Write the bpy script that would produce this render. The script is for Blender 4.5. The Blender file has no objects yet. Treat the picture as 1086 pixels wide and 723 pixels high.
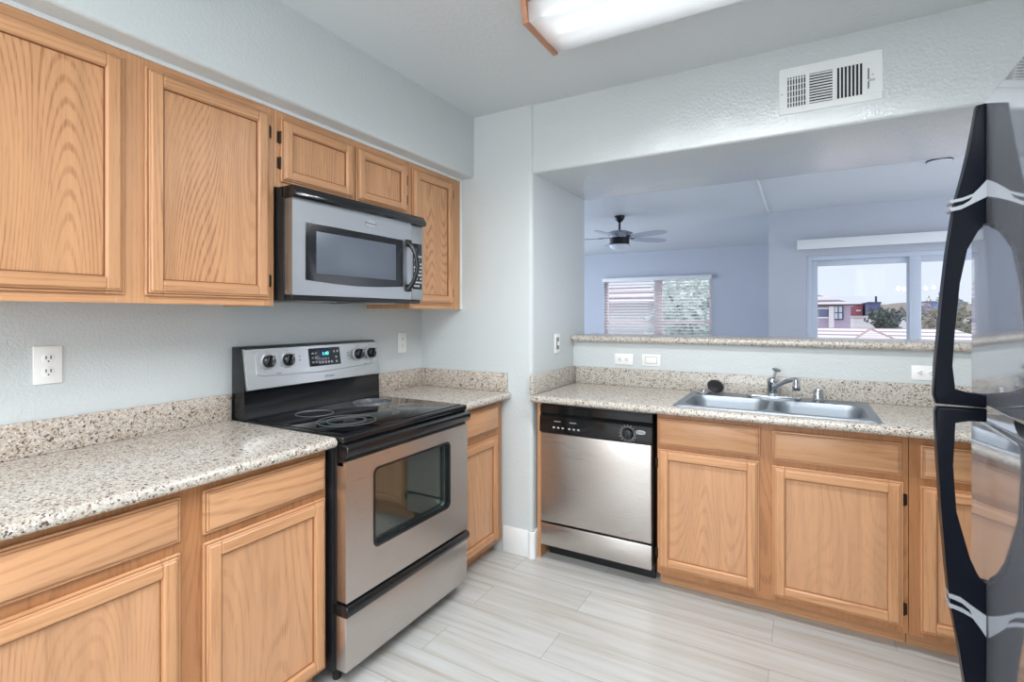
import bpy, bmesh, math, random
from mathutils import Vector, Matrix
random.seed(7)
C = bpy.context.scene.collection
SC = bpy.context.scene
PI = math.pi

def lin(r, g, b):
    f = lambda c: (c/255/12.92) if c/255 <= .04045 else ((c/255+.055)/1.055)**2.4
    return (f(r), f(g), f(b), 1)

# ---------------------------------------------------------------- camera, sky, sun, lights, exposure
cd = bpy.data.cameras.new('camera'); cam = bpy.data.objects.new('camera', cd); C.objects.link(cam)
cam.location = (2.0814, -.1248, 1.3401); cam.rotation_euler = (PI/2, 0, .517)
cd.sensor_width = 36; cd.lens = 542.06/1086*36; cd.shift_y = -26.84/1086; cd.clip_start = .02; cd.clip_end = 600
SC.camera = cam
SC.view_settings.view_transform = 'Standard'; SC.view_settings.look = 'None'
SC.view_settings.exposure = 0.5; SC.view_settings.gamma = 1; SC.view_settings.use_curve_mapping = False
W = bpy.data.worlds.new('sky'); SC.world = W; W.use_nodes = True
bg = W.node_tree.nodes['Background']; bg.inputs[0].default_value = lin(226, 236, 252); bg.inputs[1].default_value = .78
def light(name, kind, loc, rot, energy, col=(1, 1, 1), size=None, size_y=None, **kw):
    l = bpy.data.lights.new(name, kind); o = bpy.data.objects.new(name, l); C.objects.link(o)
    o.location = loc; o.rotation_euler = rot; l.energy = energy; l.color = col
    if kind == 'AREA':
        l.shape = 'RECTANGLE'; l.size = size; l.size_y = size_y
    for k, v in kw.items(): setattr(l, k, v)
    return o
light('sun', 'SUN', (0, 40, 30), Vector((-.22, -.60, -.77)).to_track_quat('-Z', 'Y').to_euler(), 3.0, (1, .97, .93), angle=.02)
light('fill_behind', 'AREA', (1.12, -2.45, 1.45), (PI/2, 0, 0), 45, (.93, .97, 1), 2.0, 1.9)  # added fill from behind the camera; the back wall has no window
light('overhead_fill_behind', 'AREA', (2.1, -.6, 2.49), (0, 0, 0), 50, (.94, .98, 1), 1.5, .5)  # added overhead fill out of view, no fixture modelled
light('dining_fill', 'AREA', (4.9, 4.75, 1.35), (PI/2, 0, PI/2), 30, (.84, .88, 1), 2.6, 2.2)  # added bluish fill on the unseen dining side, in front of solid wall
light('living_fill', 'AREA', (-2.9, 6.2, 1.4), (PI/2, 0, -PI/2), 78, (.76, .85, 1), 3.6, 2.0)  # added bluish fill from the unseen end of the living room

# ---------------------------------------------------------------- materials
def mat(name, col=(.8, .8, .8, 1), rough=.5, metal=0, **kw):
    m = bpy.data.materials.new(name); m.use_nodes = True
    p = m.node_tree.nodes['Principled BSDF']
    p.inputs['Base Color'].default_value = col; p.inputs['Roughness'].default_value = rough; p.inputs['Metallic'].default_value = metal
    for k, v in kw.items(): p.inputs[k].default_value = v
    return m
class N:
    def __init__(s, m): s.m = m; s.t = m.node_tree; s.p = s.t.nodes['Principled BSDF']
    def n(s, t, **kw):
        x = s.t.nodes.new(t)
        for k, v in kw.items(): setattr(x, k, v)
        return x
    def l(s, a, b): s.t.links.new(a, b)
    def val(s, sock, v):
        if hasattr(v, 'is_output') or isinstance(v, bpy.types.NodeSocket): s.l(v, sock)
        else: sock.default_value = v
    def math(s, op, a, b=0.0):
        x = s.n('ShaderNodeMath', operation=op); s.val(x.inputs[0], a); s.val(x.inputs[1], b); return x.outputs[0]
    def xyz(s, a, b, c=0.0):
        x = s.n('ShaderNodeCombineXYZ')
        for i, v in enumerate((a, b, c)): s.val(x.inputs[i], v)
        return x.outputs[0]
    def noise(s, vec, scale, detail=2, rough=.5):
        x = s.n('ShaderNodeTexNoise'); s.l(vec, x.inputs['Vector']); x.inputs['Scale'].default_value = scale
        x.inputs['Detail'].default_value = detail; x.inputs['Roughness'].default_value = rough; return x.outputs[0]
    def ramp(s, f, stops, interp='LINEAR'):
        x = s.n('ShaderNodeValToRGB'); cr = x.color_ramp; cr.interpolation = interp
        while len(cr.elements) < len(stops): cr.elements.new(.5)
        for e, (q, c) in zip(cr.elements, stops): e.position = q; e.color = c
        s.l(f, x.inputs[0]); return x.outputs[0]
    def mix(s, f, a, b, mode='MIX'):
        x = s.n('ShaderNodeMix', data_type='RGBA', blend_type=mode)
        s.val(x.inputs[0], f); s.val(x.inputs[6], a); s.val(x.inputs[7], b); return x.outputs[2]
    def obj(s): return s.n('ShaderNodeTexCoord').outputs['Object']
    def bump(s, h, strength, dist=.001):
        x = s.n('ShaderNodeBump'); x.inputs['Strength'].default_value = strength; x.inputs['Distance'].default_value = dist
        s.l(h, x.inputs['Height']); s.l(x.outputs[0], s.p.inputs['Normal'])
    def base(s, c): s.l(c, s.p.inputs['Base Color'])

def oak(name, vertical, a=(204, 152, 110), b=(158, 104, 66), amt=.8, cs=4.6, gs=.95, lines=190.0):
    m = mat(name, rough=.36); k = N(m)
    sep = k.n('ShaderNodeSeparateXYZ'); k.l(k.obj(), sep.inputs[0])
    h = k.math('ADD', sep.outputs[0], sep.outputs[1]); z = sep.outputs[2]
    c, g = (h, z) if vertical else (z, h)
    r = k.math('MULTIPLY', k.n('ShaderNodeObjectInfo').outputs['Random'], 40.0)
    n1 = k.noise(k.xyz(k.math('MULTIPLY', c, cs), k.math('MULTIPLY', g, gs), r), 1.0, .4)
    wob = k.noise(k.xyz(k.math('MULTIPLY', c, 75), k.math('MULTIPLY', g, 5), r), 1.0, 2)
    ph = k.math('ADD', k.math('MULTIPLY', n1, lines), k.math('MULTIPLY', wob, 2.2))
    band = k.math('MULTIPLY_ADD', k.math('SINE', ph), .5); k.t.nodes[-1].inputs[2].default_value = .5
    band = k.math('POWER', band, 1.0)
    pore = k.noise(k.xyz(k.math('MULTIPLY', c, 300), k.math('MULTIPLY', g, 11), r), 1.0, 3, .6)
    lmask = k.ramp(band, [(.0, (1, 1, 1, 1)), (.16, (.75, .75, .75, 1)), (.42, (0, 0, 0, 1))])
    brk = k.ramp(pore, [(.40, (.25, .25, .25, 1)), (.58, (1, 1, 1, 1))])
    fade = k.ramp(k.noise(k.xyz(k.math('MULTIPLY', c, 6), k.math('MULTIPLY', g, 1.6), r), 1.0, 1), [(.35, (.25, .25, .25, 1)), (.65, (1, 1, 1, 1))])
    f = k.math('MULTIPLY', k.math('MULTIPLY', k.mix(1.0, lmask, brk, 'MULTIPLY'), fade), amt)
    tone = k.noise(k.xyz(k.math('MULTIPLY', c, 26), k.math('MULTIPLY', g, 1.1), r), 1.0, 3, .6)
    col = k.ramp(tone, [(.30, lin(*[int(x*.945) for x in a])), (.50, lin(*a)), (.70, lin(*[min(255, int(x*1.04)) for x in a]))])
    col = k.mix(f, col, lin(*b))
    col = k.mix(k.ramp(pore, [(.58, (0, 0, 0, 1)), (.72, (.34, .34, .34, 1))]), col, lin(150, 102, 68))
    k.base(col); k.bump(pore, .15, .0005)
    return m
def granite(name, tint=(200, 193, 183), sh=0.03):
    m = mat(name, rough=.2); k = N(m); o = k.obj()
    d = lambda *c: lin(*[max(0, int(x*(1-sh))) for x in c])
    wv = k.mix(.0022, o, k.n('ShaderNodeTexNoise').outputs[1], 'ADD'); k.t.nodes[-2].inputs['Scale'].default_value = 300
    cols = []
    for sc, st in ((240, [(0, d(84, 70, 62)), (.09, d(146, 124, 106)), (.20, d(184, 168, 152)), (.38, d(*tint)), (.78, d(226, 222, 216))]),
                   (140, [(0, d(92, 76, 66)), (.07, d(160, 138, 118)), (.15, d(*tint)), (.7, d(216, 210, 202))])):
        v = k.n('ShaderNodeTexVoronoi'); k.l(wv, v.inputs['Vector']); v.inputs['Scale'].default_value = sc
        sp = k.n('ShaderNodeSeparateColor'); k.l(v.outputs['Color'], sp.inputs[0])
        cols.append(k.ramp(sp.outputs[0], st, 'CONSTANT'))
    c = k.mix(k.ramp(k.noise(o, 90, 2), [(.42, (0, 0, 0, 1)), (.58, (1, 1, 1, 1))]), cols[0], cols[1])
    k.base(c); return m
def paint(name, col, rough=.45, scale=95, strength=.35):
    m = mat(name, lin(*col), rough); k = N(m)
    n = k.noise(k.obj(), scale, 2.5, .55)
    k.bump(k.ramp(n, [(.42, (0, 0, 0, 1)), (.62, (1, 1, 1, 1))]), strength, .0016)
    return m
def stainless(name, col, rough=.3, vert=False):
    m = mat(name, lin(*col), rough, 1); k = N(m)
    mp = k.n('ShaderNodeMapping'); k.l(k.obj(), mp.inputs[0])
    mp.inputs['Scale'].default_value = (700, 700, 6) if vert else (8, 8, 700)
    n = k.noise(mp.outputs[0], 1, 2)
    k.l(k.ramp(n, [(.2, (rough-.05,)*3+(1,)), (.8, (rough+.08,)*3+(1,))]), k.p.inputs['Roughness'])
    k.bump(n, .004, .0002)
    return m
def glass(name, refl=.08, tint=(1, 1, 1, 1)):
    m = bpy.data.materials.new(name); m.use_nodes = True; t = m.node_tree; t.nodes.clear()
    o = t.nodes.new('ShaderNodeOutputMaterial'); mx = t.nodes.new('ShaderNodeMixShader')
    a = t.nodes.new('ShaderNodeBsdfTransparent'); g = t.nodes.new('ShaderNodeBsdfGlossy')
    a.inputs[0].default_value = tint; g.inputs['Roughness'].default_value = .01
    mx.inputs[0].default_value = refl
    t.links.new(a.outputs[0], mx.inputs[1]); t.links.new(g.outputs[0], mx.inputs[2]); t.links.new(mx.outputs[0], o.inputs[0])
    return m
def emit(name, col, s):
    m = mat(name, col); p = m.node_tree.nodes['Principled BSDF']
    p.inputs['Emission Color'].default_value = col; p.inputs['Emission Strength'].default_value = s; return m

OV = oak('oak_vertical', True, amt=.6, cs=7, gs=.18, lines=150.0); OH = oak('oak_horizontal', False, amt=.6, cs=7, gs=.22, lines=150.0); OC = oak('oak_cathedral_panel', True, amt=.9, cs=4.2, gs=.62, lines=310.0); OHC = oak('oak_drawer_front', False, (206, 155, 114), (160, 106, 68), .8, 3.6, .5, 130.0)
OP = oak('oak_plain_panel', True, (203, 153, 114), (164, 112, 76), .45); OFR = oak('oak_frame_shaded', True, (176, 122, 80), (136, 86, 52), .6)  # OFR: darker copy of the oak, counter shade put into the base frames
OD = mat('groove_stain_shade', lin(122, 76, 46), .5)  # dark stain and crevice shade put into one groove colour
GR = granite('speckled_laminate'); GS = granite('speckled_splash', (198, 184, 170), .04)
WALL = paint('wall_paint', (204, 209, 210), .27); CEIL = paint('ceiling_paint', (214, 219, 222), .4, 60, .25)
GRS = granite('speckled_sink_splash', (204, 197, 188), .07); HEAD = paint('header_semigloss_paint', (204, 209, 211), .14, 80, .32); HEAD.node_tree.nodes['Principled BSDF'].inputs['Specular IOR Level'].default_value = .95
LWALL = paint('wall_paint_cool_lit', (196, 201, 211)); WHITE = mat('white_trim', lin(236, 238, 238), .35)  # LWALL: same wall paint with bluish room light tinted into its colour
PLAS = mat('white_plastic', lin(240, 240, 238), .3); DARK = mat('dark_slot', lin(30, 30, 32), .6)
SS = stainless('brushed_steel', (200, 194, 190), .30); SSB = stainless('brushed_steel_cool', (169, 172, 174), .38); SSC = stainless('console_steel', (192, 194, 196), .36)
SSK = stainless('sink_steel', (160, 167, 175), .46)
FR = mat('polished_steel_door', lin(196, 198, 202), .06, 1)
def hazy():
    t = FR.node_tree; p = t.nodes['Principled BSDF']; o = t.nodes['Material Output']
    d = t.nodes.new('ShaderNodeBsdfDiffuse'); d.inputs[0].default_value = lin(146, 150, 158); mx = t.nodes.new('ShaderNodeMixShader'); mx.inputs[0].default_value = .30
    t.links.new(p.outputs[0], mx.inputs[1]); t.links.new(d.outputs[0], mx.inputs[2]); t.links.new(mx.outputs[0], o.inputs[0])
hazy()
CHR = mat('chrome', lin(200, 204, 208), .08, 1); BRASS = mat('dark_hinge_metal', lin(58, 46, 36), .45, .8)
BLK = mat('black_gloss', lin(22, 23, 26), .16); BLKM = mat('black_satin', lin(26, 27, 30), .4)
BLKG = mat('black_glass', lin(14, 15, 18), .05); HND = mat('handle_black', lin(13, 16, 24), .3, **{'Specular IOR Level': .08})
SILV = mat('silver_plastic', lin(182, 185, 190), .35, .4); CLIP = mat('clip_silver', lin(150, 154, 160), .4, .3)
SGAP = mat('switch_gap', lin(140, 142, 146), .6); GREYT = mat('grey_print', lin(196, 198, 200), .5)
def floor_mat():
    m = mat('pale_plank_tile', rough=.30); k = N(m); o = k.obj()
    mp = k.n('ShaderNodeMapping'); k.l(o, mp.inputs[0]); mp.inputs['Location'].default_value = (.03, .023, 0)
    br = k.n('ShaderNodeTexBrick'); k.l(mp.outputs[0], br.inputs['Vector'])
    br.offset = .36; br.offset_frequency = 2; br.inputs['Scale'].default_value = 1
    br.inputs['Brick Width'].default_value = 1.22; br.inputs['Row Height'].default_value = .1875; br.inputs['Mortar Size'].default_value = .0012
    br.inputs['Mortar Smooth'].default_value = .1; br.inputs['Bias'].default_value = 0
    br.inputs['Color1'].default_value = (0, 0, 0, 1); br.inputs['Color2'].default_value = (1, 1, 1, 1); br.inputs['Mortar'].default_value = (.5, .5, .5, 1)
    sep = k.n('ShaderNodeSeparateXYZ'); k.l(o, sep.inputs[0]); sp = k.n('ShaderNodeSeparateColor'); k.l(br.outputs['Color'], sp.inputs[0])
    off = k.math('MULTIPLY', sp.outputs[0], 17.0)
    n = k.noise(k.xyz(k.math('MULTIPLY', sep.outputs[0], 1.3), k.math('MULTIPLY', sep.outputs[1], 26), off), 1, 4, .6)
    c = k.ramp(n, [(.28, lin(164, 155, 144)), (.40, lin(186, 182, 175)), (.55, lin(197, 197, 195)), (.75, lin(204, 205, 206))])
    c = k.mix(.18, c, k.ramp(sp.outputs[0], [(0, lin(184, 180, 174)), (1, lin(211, 212, 213))]))
    c = k.mix(br.outputs['Fac'], c, lin(150, 145, 139)); k.base(c)
    return m
FLOOR = floor_mat()

# ---------------------------------------------------------------- mesh helpers
class B:
    def __init__(s): s.bm = bmesh.new()
    def add(s, t, mi=0):
        for f in t.faces: f.material_index = mi
        bmesh.ops.recalc_face_normals(t, faces=t.faces[:])
        me = bpy.data.meshes.new('t'); t.to_mesh(me); t.free(); s.bm.from_mesh(me); bpy.data.meshes.remove(me); return s
    def box(s, lo, hi, bev=0, seg=2, mi=0, sel=None):
        lo, hi = [min(a, b) for a, b in zip(lo, hi)], [max(a, b) for a, b in zip(lo, hi)]
        t = bmesh.new(); bmesh.ops.create_cube(t, size=1)
        for v in t.verts: v.co = Vector([lo[i]+(v.co[i]+.5)*(hi[i]-lo[i]) for i in range(3)])
        if bev:
            ed = [e for e in t.edges if sel is None or sel((e.verts[0].co+e.verts[1].co)/2, (e.verts[1].co-e.verts[0].co).normalized())]
            bmesh.ops.bevel(t, geom=ed, offset=bev, segments=seg, affect='EDGES', profile=.5)
        return s.add(t, mi)
    def lathe(s, o, axis, prof, n=24, mi=0, cap=True):
        # prof: (radius, distance along axis)
        ax = Vector(axis).normalized(); u = ax.orthogonal().normalized(); w = ax.cross(u); o = Vector(o); t = bmesh.new(); rings = []
        for r, h in prof:
            rings.append([t.verts.new(o+ax*h+(u*math.cos(2*PI*i/n)+w*math.sin(2*PI*i/n))*max(r, 1e-5)) for i in range(n)])
        for a, b in zip(rings, rings[1:]):
            for i in range(n): t.faces.new((a[i], a[(i+1) % n], b[(i+1) % n], b[i]))
        if cap: t.faces.new(rings[0][::-1]); t.faces.new(rings[-1])
        return s.add(t, mi)
    def cyl(s, p0, p1, r, n=20, mi=0, r2=None):
        d = Vector(p1)-Vector(p0); return s.lathe(p0, d, [(r, 0), (r if r2 is None else r2, d.length)], n, mi)
    def tube(s, pts, r, n=12, mi=0):
        pts = [Vector(p) for p in pts]; t = bmesh.new(); rings = []; up = None
        for i, p in enumerate(pts):
            d = (pts[min(i+1, len(pts)-1)]-pts[max(i-1, 0)]).normalized()
            if up is None: up = d.orthogonal().normalized()
            up = (up-d*up.dot(d)).normalized(); w = d.cross(up); rr = r[i] if isinstance(r, (list, tuple)) else r
            rings.append([t.verts.new(p+(up*math.cos(2*PI*j/n)+w*math.sin(2*PI*j/n))*rr) for j in range(n)])
        for a, b in zip(rings, rings[1:]):
            for i in range(n): t.faces.new((a[i], a[(i+1) % n], b[(i+1) % n], b[i]))
        t.faces.new(rings[0][::-1]); t.faces.new(rings[-1]); return s.add(t, mi)
    def prism(s, poly, vec, mi=0, bev=0, seg=2, caps_only=False):
        t = bmesh.new(); a = [t.verts.new(Vector(p)) for p in poly]; b = [t.verts.new(Vector(p)+Vector(vec)) for p in poly]; n = len(a)
        sides = [t.faces.new((a[i], a[(i+1) % n], b[(i+1) % n], b[i])) for i in range(n)]
        t.faces.new(a[::-1]); t.faces.new(b)
        if bev:
            ed = [e for e in t.edges if (e.verts[0] in a) == (e.verts[1] in a)]
            bmesh.ops.bevel(t, geom=ed, offset=bev, segments=seg, affect='EDGES', profile=.5)
        bmesh.ops.triangulate(t, faces=[f for f in t.faces if len(f.verts) > 4])
        return s.add(t, mi)
    def torus(s, o, axis, R, r, n=40, m=8, mi=0, a0=0, a1=2*PI):
        ax = Vector(axis).normalized(); u = ax.orthogonal().normalized(); w = ax.cross(u); o = Vector(o); t = bmesh.new(); rings = []
        for i in range(n):
            a = 2*PI*i/n; d = u*math.cos(a)+w*math.sin(a)
            rings.append([t.verts.new(o+d*(R+r*math.cos(2*PI*j/m))+ax*r*math.sin(2*PI*j/m)) for j in range(m)])
        for i in range(n):
            p, q = rings[i], rings[(i+1) % n]
            for j in range(m): t.faces.new((p[j], p[(j+1) % m], q[(j+1) % m], q[j]))
        return s.add(t, mi)
def base_of(p):
    v = Vector((0, 0, 0))
    while p is not None: v += p.location; p = p.parent
    return v
def build(name, b, mats, parent=None, loc=None, smooth=35):
    """link a mesh given in room coordinates as one object; loc = its own origin when it is a thing"""
    off = base_of(parent)+(Vector(loc) if loc is not None else Vector((0, 0, 0)))
    bm = b.bm
    for v in bm.verts: v.co -= off
    me = bpy.data.meshes.new(name); bm.to_mesh(me); bm.free()
    for m in (mats if isinstance(mats, (list, tuple)) else [mats]): me.materials.append(m)
    if smooth:
        me.polygons.foreach_set('use_smooth', [True]*len(me.polygons)); me.set_sharp_from_angle(angle=math.radians(smooth))
    o = bpy.data.objects.new(name, me); C.objects.link(o)
    if loc is not None: o.location = loc
    if parent is not None: o.parent = parent
    return o
def tag(o, label, cat, group=None):
    o['label'] = label; o['category'] = cat
    if group: o['group'] = group
    return o
def thing(name, loc, label, cat, group=None):
    o = bpy.data.objects.new(name, None); o.empty_display_size = .1; C.objects.link(o); o.location = loc; return tag(o, label, cat, group)
def struct(name, b, m, **kw):
    o = build(name, b, m, **kw); o['kind'] = 'structure'; return o
def bx(lo, hi, bev=0, seg=2, sel=None): return B().box(lo, hi, bev, seg, 0, sel)
def text_mesh(name, body, size, origin, right, up, m, parent, depth=.0006, align='CENTER'):
    cu = bpy.data.curves.new(name, 'FONT'); cu.body = body; cu.size = size; cu.align_x = align; cu.align_y = 'CENTER'; cu.extrude = depth
    tmp = bpy.data.objects.new(name, cu); C.objects.link(tmp)
    me = bpy.data.meshes.new_from_object(tmp); bpy.data.objects.remove(tmp)
    r, u = Vector(right), Vector(up); n = r.cross(u)
    M = Matrix((r, u, n)).transposed().to_4x4(); M.translation = Vector(origin)-base_of(parent)
    me.transform(M); me.materials.append(m); o = bpy.data.objects.new(name, me); C.objects.link(o); o.parent = parent; return o

# ---------------------------------------------------------------- room shell
ZC = 2.508; YA = 2.388; YH = 2.402; XP = .781; YC = 3.18; YB = 2.975; ZH = 2.13
struct('floor', bx((-3.1, -2.7, -.1), (5.1, 9.3, 0)), FLOOR)
struct('ceiling', bx((-3.1, -2.7, ZC), (5.1, 9.4, ZC+.15)), CEIL)
struct('wall_left', bx((-.12, -2.7, 0), (0, YA, ZC)), WALL)
struct('wall_end', bx((0, YA, 0), (XP, YC, ZC), .02, 5, lambda c, d: abs(d.z) > .9 and c.x > .5), WALL)
struct('wall_soffit', bx((0, -2.6, 2.152), (.393, YA, ZC), .016, 4, lambda c, d: abs(d.y) > .9 and c.x > .2 and c.z < 2.2), WALL)
struct('wall_header', bx((XP-.02, YH, ZH), (3.2, YC, ZC), .014, 4, lambda c, d: abs(d.x) > .9 and c.z < 2.2), HEAD)
struct('wall_knee', bx((XP, YB, 0), (3.2, 3.12, 1.174)), WALL)
struct('wall_back', bx((-.12, -2.7, 0), (3.3, -2.6, ZC)), WALL)
struct('wall_right', bx((3.2, -2.7, 0), (3.32, YC, ZC)), WALL)
struct('wall_dining', bx((3.32, YC-.12, 0), (5.1, YC, ZC)), LWALL)
struct('wall_hall', bx((-3.1, YC-.12, 0), (0, YC, ZC)), LWALL)
struct('wall_east', bx((5, YC, 0), (5.12, 6.45, ZC)), LWALL)
struct('wall_west', bx((-3.1, YC, 0), (-3, 9.35, ZC)), LWALL)
XJ = 1.746; YP = 6.33; YF = 9.2
b = B()
wx0, wx1, wz0, wz1 = -1.20, .725, .93, 2.035
for lo, hi in (((-3, YF, 0), (wx0, YF+.14, ZC)), ((wx1, YF, 0), (XJ+.1, YF+.14, ZC)), ((wx0, YF, 0), (wx1, YF+.14, wz0)), ((wx0, YF, wz1), (wx1, YF+.14, ZC))): b.box(lo, hi)
struct('wall_far', b, LWALL)
struct('wall_jog', bx((XJ, YP+.02, 0), (XJ+.1, YF, ZC)), LWALL)
b = B(); px0, px1, pz1 = 2.12, 4.22, 1.99
for lo, hi in (((XJ, YP, 0), (px0, YP+.14, ZC)), ((px1, YP, 0), (5.1, YP+.14, ZC)), ((px0, YP, pz1), (px1, YP+.14, ZC))): b.box(lo, hi)
struct('wall_patio', b, LWALL)
struct('trim_1', bx((1.738, YC, ZC-.012), (1.752, YP, ZC+.002)), WHITE)
struct('trim_2', bx((.0, -.4, 2.1385), (.309, YA, 2.153)), WHITE)
b = B()
b.box((.60, YA-.014, 0), (XP+.014, YA+.0, .15), .005, 2); b.box((XP, YA-.014, 0), (XP+.014, YA+.10, .15), .005, 2)
b.lathe((XP-.004, YA+.004, 0), (0, 0, 1), [(.0235, 0), (.0235, .147), (.02, .15)], 24)
struct('baseboard_end', b, WHITE)
# patio sliding door
d = B()
y0, y1 = YP+.01, YP+.11
for lo, hi in (((px0, y0, 0), (px0+.05, y1, pz1)), ((px1-.05, y0, 0), (px1, y1, pz1)), ((px0+.05, y0+.002, pz1-.05), (px1-.05, y1-.002, pz1)), ((px0+.05, y0+.002, 0), (px1-.05, y1-.002, .04))): d.box(lo, hi, .004)
VIN = mat('vinyl_frame', lin(206, 214, 226), .4)
door = struct('door_1', d, VIN)
for (a, c, yy) in ((px0+.05, 3.06, YP+.075), (3.02, px1-.05, YP+.04)):
    s = B(); w = .055 if a < 3 else .095
    for lo, hi in (((a, yy-.02, .04), (a+w, yy+.02, pz1-.05)), ((c-w, yy-.02, .04), (c, yy+.02, pz1-.05)), ((a+w, yy-.018, pz1-.11), (c-w, yy+.018, pz1-.05)), ((a+w, yy-.018, .04), (c-w, yy+.018, .13))): s.box(lo, hi, .003)
    f = build('sliding_sash', s, VIN, door)
    build('pane', bx((a+w, yy-.003, .13), (c-w, yy+.003, pz1-.11)), glass('patio_glass', .045), f)
# far window
d = B()
y0, y1 = YF+.06, YF+.13
for lo, hi in (((wx0, y0, wz0), (wx0+.05, y1, wz1)), ((wx1-.05, y0, wz0), (wx1, y1, wz1)), ((wx0+.05, y0+.002, wz1-.05), (wx1-.05, y1-.002, wz1)), ((wx0+.05, y0+.002, wz0), (wx1-.05, y1-.002, wz0+.05)), ((-.27, y0+.004, wz0+.05), (-.13, y1-.004, wz1-.05)), ((wx0+.05, y0+.010, 1.20), (wx1-.05, y1-.010, 1.25))): d.box(lo, hi, .004)
win = struct('window_1', d, mat('tan_vinyl', lin(222, 206, 206), .4))
build('pane', bx((wx0+.05, y0+.03, wz0+.05), (wx1-.05, y0+.036, wz1-.05)), glass('window_glass', .06), win)
b = B(); b.box((wx0-.02, YF-.05, wz0-.03), (wx1+.02, YF+.06, wz0), .004)
build('window_sill', b, WHITE, win)

# ---------------------------------------------------------------- cabinets
class Face:
    """h along the wall, v up, d out of the wall; run 'left' faces +x, run 'sink' faces -y"""
    def __init__(s, run, d0): s.run = run; s.d0 = d0
    def p(s, h, v, d): return (s.d0+d, h, v) if s.run == 'left' else (h, s.d0-d, v)
    def box(s, b, h0, h1, v0, v1, d0, d1, bev=0, seg=1, mi=0): return b.box(s.p(h0, v0, d0), s.p(h1, v1, d1), bev, seg, mi)
    def n(s): return (1, 0, 0) if s.run == 'left' else (0, -1, 0)
OG = mat('groove_shade', lin(158, 108, 70), .5)  # crevice shade painted as strips on base doors and drawers
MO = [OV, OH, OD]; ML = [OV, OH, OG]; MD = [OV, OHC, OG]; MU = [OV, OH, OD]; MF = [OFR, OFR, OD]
def frame_boxes(F, b, h0, h1, v0, v1, w, d0, d1, bev=.002):
    F.box(b, h0, h0+w, v0, v1, d0, d1, bev); F.box(b, h1-w, h1, v0, v1, d0, d1, bev)
    F.box(b, h0+w, h1-w, v0, v0+w, d0, d1, bev, 1, 1); F.box(b, h0+w, h1-w, v1-w, v1, d0, d1, bev, 1, 1)
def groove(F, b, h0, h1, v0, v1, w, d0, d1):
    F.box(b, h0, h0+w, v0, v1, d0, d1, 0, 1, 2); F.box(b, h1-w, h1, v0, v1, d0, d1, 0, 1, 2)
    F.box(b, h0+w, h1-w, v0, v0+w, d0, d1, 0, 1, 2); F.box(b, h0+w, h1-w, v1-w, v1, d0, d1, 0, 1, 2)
def cab_door(F, par, h0, h1, v0, v1, hinge, w=.054, hz=None):
    b = B()
    F.box(b, h0+.004, h1-.004, v0+.004, v1-.004, .0003, .0005, 0, 1, 2)
    frame_boxes(F, b, h0, h1, v0, v1, w-.004, .0005, .010)
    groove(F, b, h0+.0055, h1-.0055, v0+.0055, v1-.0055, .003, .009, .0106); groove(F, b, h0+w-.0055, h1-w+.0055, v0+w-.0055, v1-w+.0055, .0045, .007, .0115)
    frame_boxes(F, b, h0+.008, h1-.008, v0+.008, v1-.008, w-.012, .008, .0155)
    frame_boxes(F, b, h0+.013, h1-.013, v0+.013, v1-.013, w-.019, .012, .021, .0035)
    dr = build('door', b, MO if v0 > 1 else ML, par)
    b = B(); F.box(b, h0+w-.006, h1-w+.006, v0+w-.006, v1-w+.006, .001, .0075)
    build('door_panel', b, OC if v0 > 1 else OP, dr)
    hh = h0-.006 if hinge == 'l' else h1+.006
    for vz in (hz or (v0+.07, v1-.07)):
        b = B(); F.box(b, hh-.007, hh+.007, vz-.022, vz+.022, -.0005, .004, .001); b.cyl(F.p(hh+(.004 if hinge == 'l' else -.004), vz-.024, .006), F.p(hh+(.004 if hinge == 'l' else -.004), vz+.024, .006), .0045, 10)
        build('hinge', b, BRASS, dr)
    return dr
def cab_drawer(F, par, h0, h1, v0, v1, name='drawer'):
    b = B()
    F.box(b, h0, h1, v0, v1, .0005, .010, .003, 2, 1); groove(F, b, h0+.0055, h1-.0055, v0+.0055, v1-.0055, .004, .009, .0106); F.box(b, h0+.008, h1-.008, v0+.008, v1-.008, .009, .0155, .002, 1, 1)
    F.box(b, h0+.013, h1-.013, v0+.013, v1-.013, .015, .020, .003, 2, 1)
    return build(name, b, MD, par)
def face_frame(F, b, h0, h1, v0, v1, stiles, rails, t=.019):
    for a, c in stiles: F.box(b, a, c, v0, v1, -t, 0, .001)
    for a, c, (p, q) in [(a, c, r) for r in rails for a, c in zip([s[1] for s in stiles[:-1]], [s[0] for s in stiles[1:]])]:
        F.box(b, a, c, p, q, -t, -.0008, .0, 1, 1)
def carcass(F, par, h0, h1, v0, v1, depth, name='carcass', t=.019, top=True):
    b = B()
    F.box(b, h0, h0+.016, v0, v1, -depth, -t); F.box(b, h1-.016, h1, v0, v1, -depth, -t)
    F.box(b, h0+.016, h1-.016, v0+.012, v0+.026, -depth, -t, 0, 1, 1)
    if top: F.box(b, h0+.016, h1-.016, v1-.014, v1, -depth, -t, 0, 1, 1)
    F.box(b, h0+.016, h1-.016, v0+.026, v1-.014, -depth, -depth+.008)
    return build(name, b, MO, par)
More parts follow.
